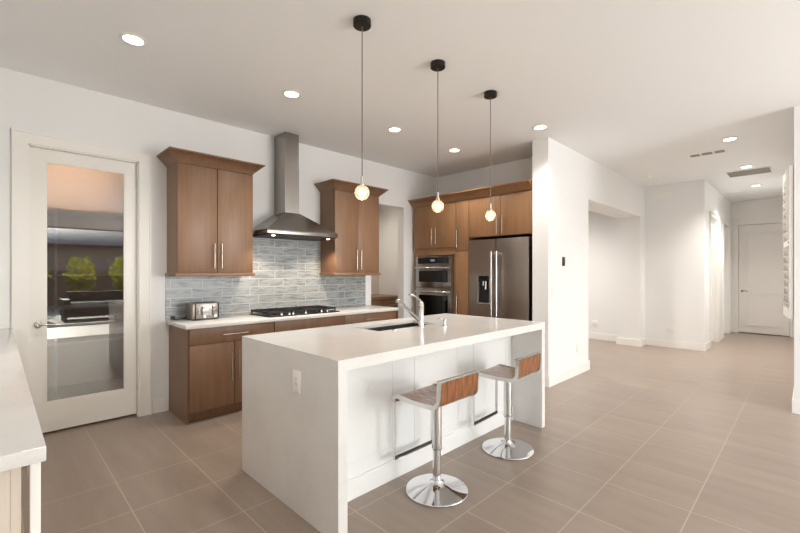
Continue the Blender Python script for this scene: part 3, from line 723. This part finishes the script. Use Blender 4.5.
plate('speaker_plate', (8.8, 1.93, 2.80), 'x-', .26, .13, 'white two-section plate high on the far wall', 'wall plate', 'plain')
t = thing('thermostat', (5.134, 2.22, 1.52), 'small black thermostat on the white partition wall', 'thermostat')
B(5.106, 5.162, 2.202, 2.2195, 1.463, 1.578, bev=.006).obj('housing', M['black'], t)
MB().lathe((5.134, 2.2015, 1.55), [(.012, 0), (.012, -.002)], 14, 'Y').obj('lens', M['blackglass'], t)

# ------------------------------------------------------------------ ceiling fixtures
def downlight(x, y, label, power=14, group='recessed kitchen downlights', proto=[None]):
    if proto[0] is None:
        t = thing('downlight', (0, 0, 0), label, 'downlight', group)
        MB().lathe((0, 0, -.0005), [(.082, 0), (.084, -.003), (.078, -.007), (.062, -.008), (.059, -.003), (.059, 0)], 36, cap=False).obj('trim_ring', M['plastic'], t)
        MB().lathe((0, 0, -.0045), [(.0585, -.0015), (.0585, .0035)], 32).obj('lens', M['lens'], t)
        proto[0] = t
    else: t = copy_tree(proto[0]); tag(t, label, 'downlight', group)
    t.location = (x, y, CH)
    lamp('downlight_lamp', 'SPOT', (x, y, CH-.03), power, (1, .96, .91), aim=(0, 0, -1), spot_size=math.radians(125), spot_blend=.9, shadow_soft_size=.06)
DL = [(.681, 3.33, 'recessed downlight above the glass pantry door, nearest to the left edge'), (1.912, 3.33, 'recessed downlight in front of the hood chimney'), (3.22, 3.33, 'recessed downlight over the gap between upper cabinets'),
      (4.325, 3.33, 'recessed downlight in front of the fridge cabinets'), (4.325, 2.13, 'recessed downlight beside the right partition wall')]
for d in DL: downlight(*d, power=31)
for d in [(6.352, .69, 'nearest recessed downlight on the hallway axis'), (8.196, .69, 'recessed downlight just before the return grille'), (10.1, .71, 'recessed downlight closest to the hallway end door')]:
    downlight(*d, power=60 if d[0] < 7 else 90, group='recessed hallway downlights')
lamp('alcove_fill', 'SPOT', (7.4, 4.0, CH-.03), 170, (1, .95, .9), aim=(0, 0, -1), spot_size=math.radians(150), spot_blend=.9, shadow_soft_size=.1)  # unseen spot added to brighten the room past the partition
lamp('passage_fill', 'SPOT', (4.4, 5.4, CH-.03), 34, (1, .93, .84), aim=(0, 0, -1), spot_size=math.radians(150), spot_blend=.9, shadow_soft_size=.1)  # fill spot without a fixture, added to lift the dark passage
lamp('pantry_fill', 'SPOT', (.6, 5.3, CH-.35), 45, (1, .8, .62), aim=(0, 1, .15), spot_size=math.radians(90), spot_blend=.9, shadow_soft_size=.1)  # added warm fill spot, aimed at the pantry wall and kept off the floor

def grille(name, x0, x1, y0, y1, label, n, m=None, secs=1, along='y'):
    t = thing(name, ((x0+x1)/2, (y0+y1)/2, CH), label, 'vent'); z = CH-.0005
    mb = B(x0, x1, y0, y0+.02, z-.008, z).box(x0, x1, y1-.02, y1, z-.008, z).box(x0, x0+.02, y0+.02, y1-.02, z-.008, z).box(x1-.02, x1, y0+.02, y1-.02, z-.008, z)
    for k in range(1, secs):
        yy = y0+(y1-y0)*k/secs; mb.box(x0+.02, x1-.02, yy-.012, yy+.012, z-.008, z)
    mb.obj('frame', M['plastic'], t)
    B(x0+.02, x1-.02, y0+.02, y1-.02, z-.001, z).obj('backing', M['grille'], t)
    for k in range(n):
        if along == 'y':
            x = x0+.03+(x1-x0-.06)*k/(n-1); s = MB().hexa([(x-.009, y0+.021, z-.003), (x-.007, y0+.021, z-.003), (x-.007, y1-.021, z-.003), (x-.009, y1-.021, z-.003)], [(x+.005, y0+.021, z-.0085), (x+.007, y0+.021, z-.0085), (x+.007, y1-.021, z-.0085), (x+.005, y1-.021, z-.0085)])
        s.obj('slat', m or M['plastic'], t)
M['slat'] = mat('grey_slat', srgb(140, 137, 134), .5)
grille('return_grille', 8.42, 8.92, .42, .98, 'large grey return air grille in the hallway ceiling', 16, M['slat'])
grille('supply_vent', 6.80, 6.98, .78, 1.2, 'small three-section supply vent in the ceiling nearer the kitchen', 6, M['slat'], 3)
grille('supply_vent', 10.75, 10.95, .95, 1.2, 'faint white supply vent in the far hallway ceiling', 6, None, 1)
t = thing('smoke_detector', (7.8, 1.93, CH), 'small round white smoke detector on the ceiling near the far wall', 'smoke detector')
MB().lathe((7.8, 1.93, CH-.0005), [(.06, 0), (.06, -.02), (.045, -.032), (.01, -.035)], 24).obj('housing', M['plastic'], t)

# pendants
def pendants():
    t = thing('pendant_light', (0, 0, 0), 'x', 'pendant lamp')
    MB().lathe((0, 0, -.0005), [(.058, 0), (.058, -.036), (.054, -.04)], 32).obj('canopy', M['bronze'], t)
    MB().tube([(0, 0, -.04), (0, 0, -1.005)], .0035, 8).obj('cord', M['cord'], t)
    MB().lathe((0, 0, -1.005), [(.006, 0), (.009, -.003), (.009, -.045), (.016, -.05), (.016, -.064)], 18).obj('socket', M['nickel'], t)
    MB().sphere((0, 0, -1.114), .048, 28, 16).obj('glass_globe', M['globe'], t)
    MB().sphere((0, 0, -1.116), .026, 18, 10).obj('bulb', M['bulb'], t)
    for i, (x, lb) in enumerate(((1.68, 'globe pendant with black canopy over the near left end of the island'), (2.44, 'globe pendant with black canopy over the island sink, middle of three'), (3.18, 'globe pendant with black canopy in front of the fridge, over the island far end'))):
        o = t if i == 0 else copy_tree(t)
        o.location = (x, 2.04, CH); tag(o, lb, 'pendant lamp', 'globe pendants over the island')
        lamp('pendant_lamp', 'POINT', (x, 2.04, CH-1.20), 1.2, (1, .75, .5), shadow_soft_size=.03)
pendants()

# ------------------------------------------------------------------ bar stools (local: +y faces the island)
def stools():
    t = thing('bar_stool', (0, 0, 0), 'x', 'bar stool')
    MB().lathe((0, 0, 0), [(.196, .001), (.198, .005), (.195, .009), (.15, .018), (.10, .029), (.06, .040), (.038, .052), (.03, .066)], 56).obj('base', M['chrome'], t)
    MB().lathe((0, 0, .06), [(.0255, 0), (.0255, .22)], 28).obj('column', M['chrome'], t)
    MB().lathe((0, 0, .26), [(.0315, 0), (.033, .004), (.033, .012), (.031, .014), (.031, .30)], 28).obj('sleeve', M['chrome_soft'], t)
    w = .19
    prof = []
    for k in range(7):   # front lip curling down
        a = PI*.56*(1-k/6); prof.append((.165+.04*math.sin(a), .562+.04*math.cos(a)-.0))
    for k in range(1, 9):
        u = k/8; y = .165-.275*u; prof.append((y, .602-.007*u-.006*math.sin(PI*u)))
    for k in range(1, 8):
        a = PI*.5*k/7*.93; prof.append((-.112-.052*math.sin(a), .645-.05*math.cos(a)))
    y0_, z0_ = prof[-1]
    for k in range(1, 4): prof.append((y0_-.006*k/3, z0_+.105*k/3))
    MB().sweep(prof, -w+.008, w-.008, -.012).obj('seat', M['walnut'], t)
    mb = MB()
    for s in (-1, 1):
        xs = s*(w-.003); n = len(prof); A = []
        pr = [Vector(p) for p in prof]
        for i, p in enumerate(pr):
            tg = (pr[min(i+1, n-1)]-pr[max(i-1, 0)]).normalized(); nn = Vector((-tg.y, tg.x))
            a, b = p-nn*.007, p+nn*.017
            A.append([mb.b.verts.new(v) for v in ((xs-.005, a.x, a.y), (xs+.005, a.x, a.y), (xs+.005, b.x, b.y), (xs-.005, b.x, b.y))])
        for a, b in zip(A, A[1:]):
            for k in range(4): mb.b.faces.new((a[k], a[(k+1) % 4], b[(k+1) % 4], b[k]))
        mb.b.faces.new(list(reversed(A[0]))); mb.b.faces.new(A[-1])
    yb, zb = prof[-1]
    mb.box(-w, w, yb-.007, yb+.017, zb-.002, zb+.008)
    mb.obj('seat_frame', M['chrome_soft'], t)
    B(-.09, .09, -.08, .11, .563, .571).box(-.05, .05, -.05, .05, .545, .563).obj('mounting_plate', M['chrome_soft'], t)
    MB().tube([(.03, 0, .552), (.12, -.02, .55), (.17, -.03, .545)], [.005, .005, .007], 8).obj('height_lever', M['chrome_soft'], t)
    yf = .2
    mb = MB()
    for s in (-1, 1):
        x = s*(w-.006); mb.box(x-.0035, x+.0035, yf-.009, yf+.009, .19, .575)
    f = mb.box(-w+.0025, w-.0025, yf-.009, yf+.009, .183, .19).obj('footrest', M['chrome'], t)
    B(-w+.012, w-.012, yf-.012, yf+.012, .1905, .2, bev=.002).obj('footrest_pad', M['rubber'], f)
    for i, (x, y, r, lb) in enumerate(((1.985, 1.668, 0, 'walnut and chrome bar stool nearer the camera at the island'), (2.84, 1.665, 3, 'walnut and chrome bar stool at the far end of the island'))):
        o = t if i == 0 else copy_tree(t)
        o.location = (x, y, .0008); o.rotation_euler = (0, 0, math.radians(r)); tag(o, lb, 'bar stool', 'bar stools at the island')
stools()

# ------------------------------------------------------------------ near counter on the left
o = B(-.6, .092, 1.377, 4.525, .897, .935, bev=.003).obj('countertop', M['quartz']); tag(o, 'long white countertop running along the left edge of the photo', 'countertop')
t = thing('near_cabinet', (-.27, 3.0, 0), 'pale cabinet under the long left countertop', 'cabinet')
B(-.6, .025, 1.42, 4.5, .1, .8965).obj('body', M['wood_pale'], t)
B(-.6, -.03, 1.47, 4.5, .001, .0995).obj('toe_kick', M['wood_gap_shade'], t)
for k in range(5):
    y = 1.425+k*.61
    d = B(.0255, .046, y+G, y+.61-G, .105, .89, bev=.001).obj('door', M['wood_pale'], t)
    if k: bar_handle(d, (.046, y+.55, .6), (.046, y+.55, .84), (1, 0, 0), off=.018, r=.004)
d = bar_handle(d, (.046, 1.46, .842), (.046, 1.46, .892), (1, 0, 0), off=.014, r=.003, name='handle')
o = B(.062, .083, 1.41, 1.431, .001, .8965, bev=.002).obj('counter_leg', M['plastic']); tag(o, 'white square leg under the corner of the left countertop', 'leg')

# ------------------------------------------------------------------ patio behind the viewer, mirrored in the glass door
tag(B(-30, 40, -60, -4.33, -.14, -.02).obj('ground', M['patio']), 'pale concrete patio ground', 'ground', kind='structure')
tag(B(-8, 14, -11.4, -11.2, -.02, 1.45).obj('garden_wall', M['block']), 'tan block garden wall beyond the patio', 'wall', kind='structure')
t = thing('patio_cover', (2, -5.8, 2.75), 'stucco patio cover outside the sliding glass', 'patio cover')
B(-1, 7, -7.2, -4.33, 2.75, 2.95).obj('roof', M['stucco'], t)
B(-.9, -.5, -7.1, -6.7, -.02, 2.75).obj('column', M['stucco'], t); B(5.2, 5.6, -7.1, -6.7, -.02, 2.75).obj('column', M['stucco'], t)
t = thing('neighbor_house', (3, -22, 0), 'low grey roofed house beyond the garden wall', 'house')
B(-10, 16, -26, -20, -.02, 2.9).obj('wall', M['stucco'], t)
MB().hexa([(-11, -27, 2.9), (17, -27, 2.9), (17, -19, 2.9), (-11, -19, 2.9)], [(-7, -23.2, 5), (13, -23.2, 5), (13, -22.8, 5), (-7, -22.8, 5)]).obj('roof', M['slot'], t)
def shrub(x, y, r, label):
    rnd = random.Random(int(x*10)); mb = MB()
    for k in range(420):
        a = rnd.uniform(0, 2*PI); rr = r*rnd.random()**.5; z = rnd.uniform(.2, 1.95); f = 1-abs(z-1.3)/1.5
        c = Vector((x+rr*f*math.cos(a), y+rr*f*.6*math.sin(a), z)); s = rnd.uniform(.05, .11)
        u = Vector((rnd.uniform(-1, 1), rnd.uniform(-1, 1), rnd.uniform(-1, 1))).normalized()*s; v = u.orthogonal().normalized()*s*.5
        mb.quad([c-u, c+v, c+u, c-v])
    t = thing('shrub', (x, y, 0), label, 'shrub', 'shrubs along the garden wall')
    mb.obj('foliage', M['leaf'], t); MB().tube([(x, y, -.02), (x, y, 1.2)], .03, 8).obj('stem', M['rattan'], t)
for i, x in enumerate((-.6, .9, 2.3, 3.7, 5.1, 6.6)): shrub(x, -10.6, .55, 'yellow-green shrub along the garden wall, %s from the left' % ('first', 'second', 'third', 'fourth', 'fifth', 'last')[i])
t = thing('patio_sofa', (2.2, -5.9, 0), 'dark rattan patio sofa with grey cushions', 'sofa')
B(1.5, 3.1, -6.4, -5.6, .1, .38).box(1.5, 3.1, -6.55, -6.4, .1, .8).box(1.35, 1.5, -6.55, -5.6, .1, .6).box(3.1, 3.25, -6.55, -5.6, .1, .6).obj('frame', M['rattan'], t)
for k in range(2): B(1.52+k*.79, 2.29+k*.79, -6.35, -5.6, .385, .52, bev=.03).obj('cushion', M['cushion'], t)
for (x, y) in ((1.4, -6.5), (3.2, -6.5), (1.4, -5.65), (3.2, -5.65)): B(x-.03, x+.03, y-.03, y+.03, -.02, .1).obj('leg', M['rattan'], t)
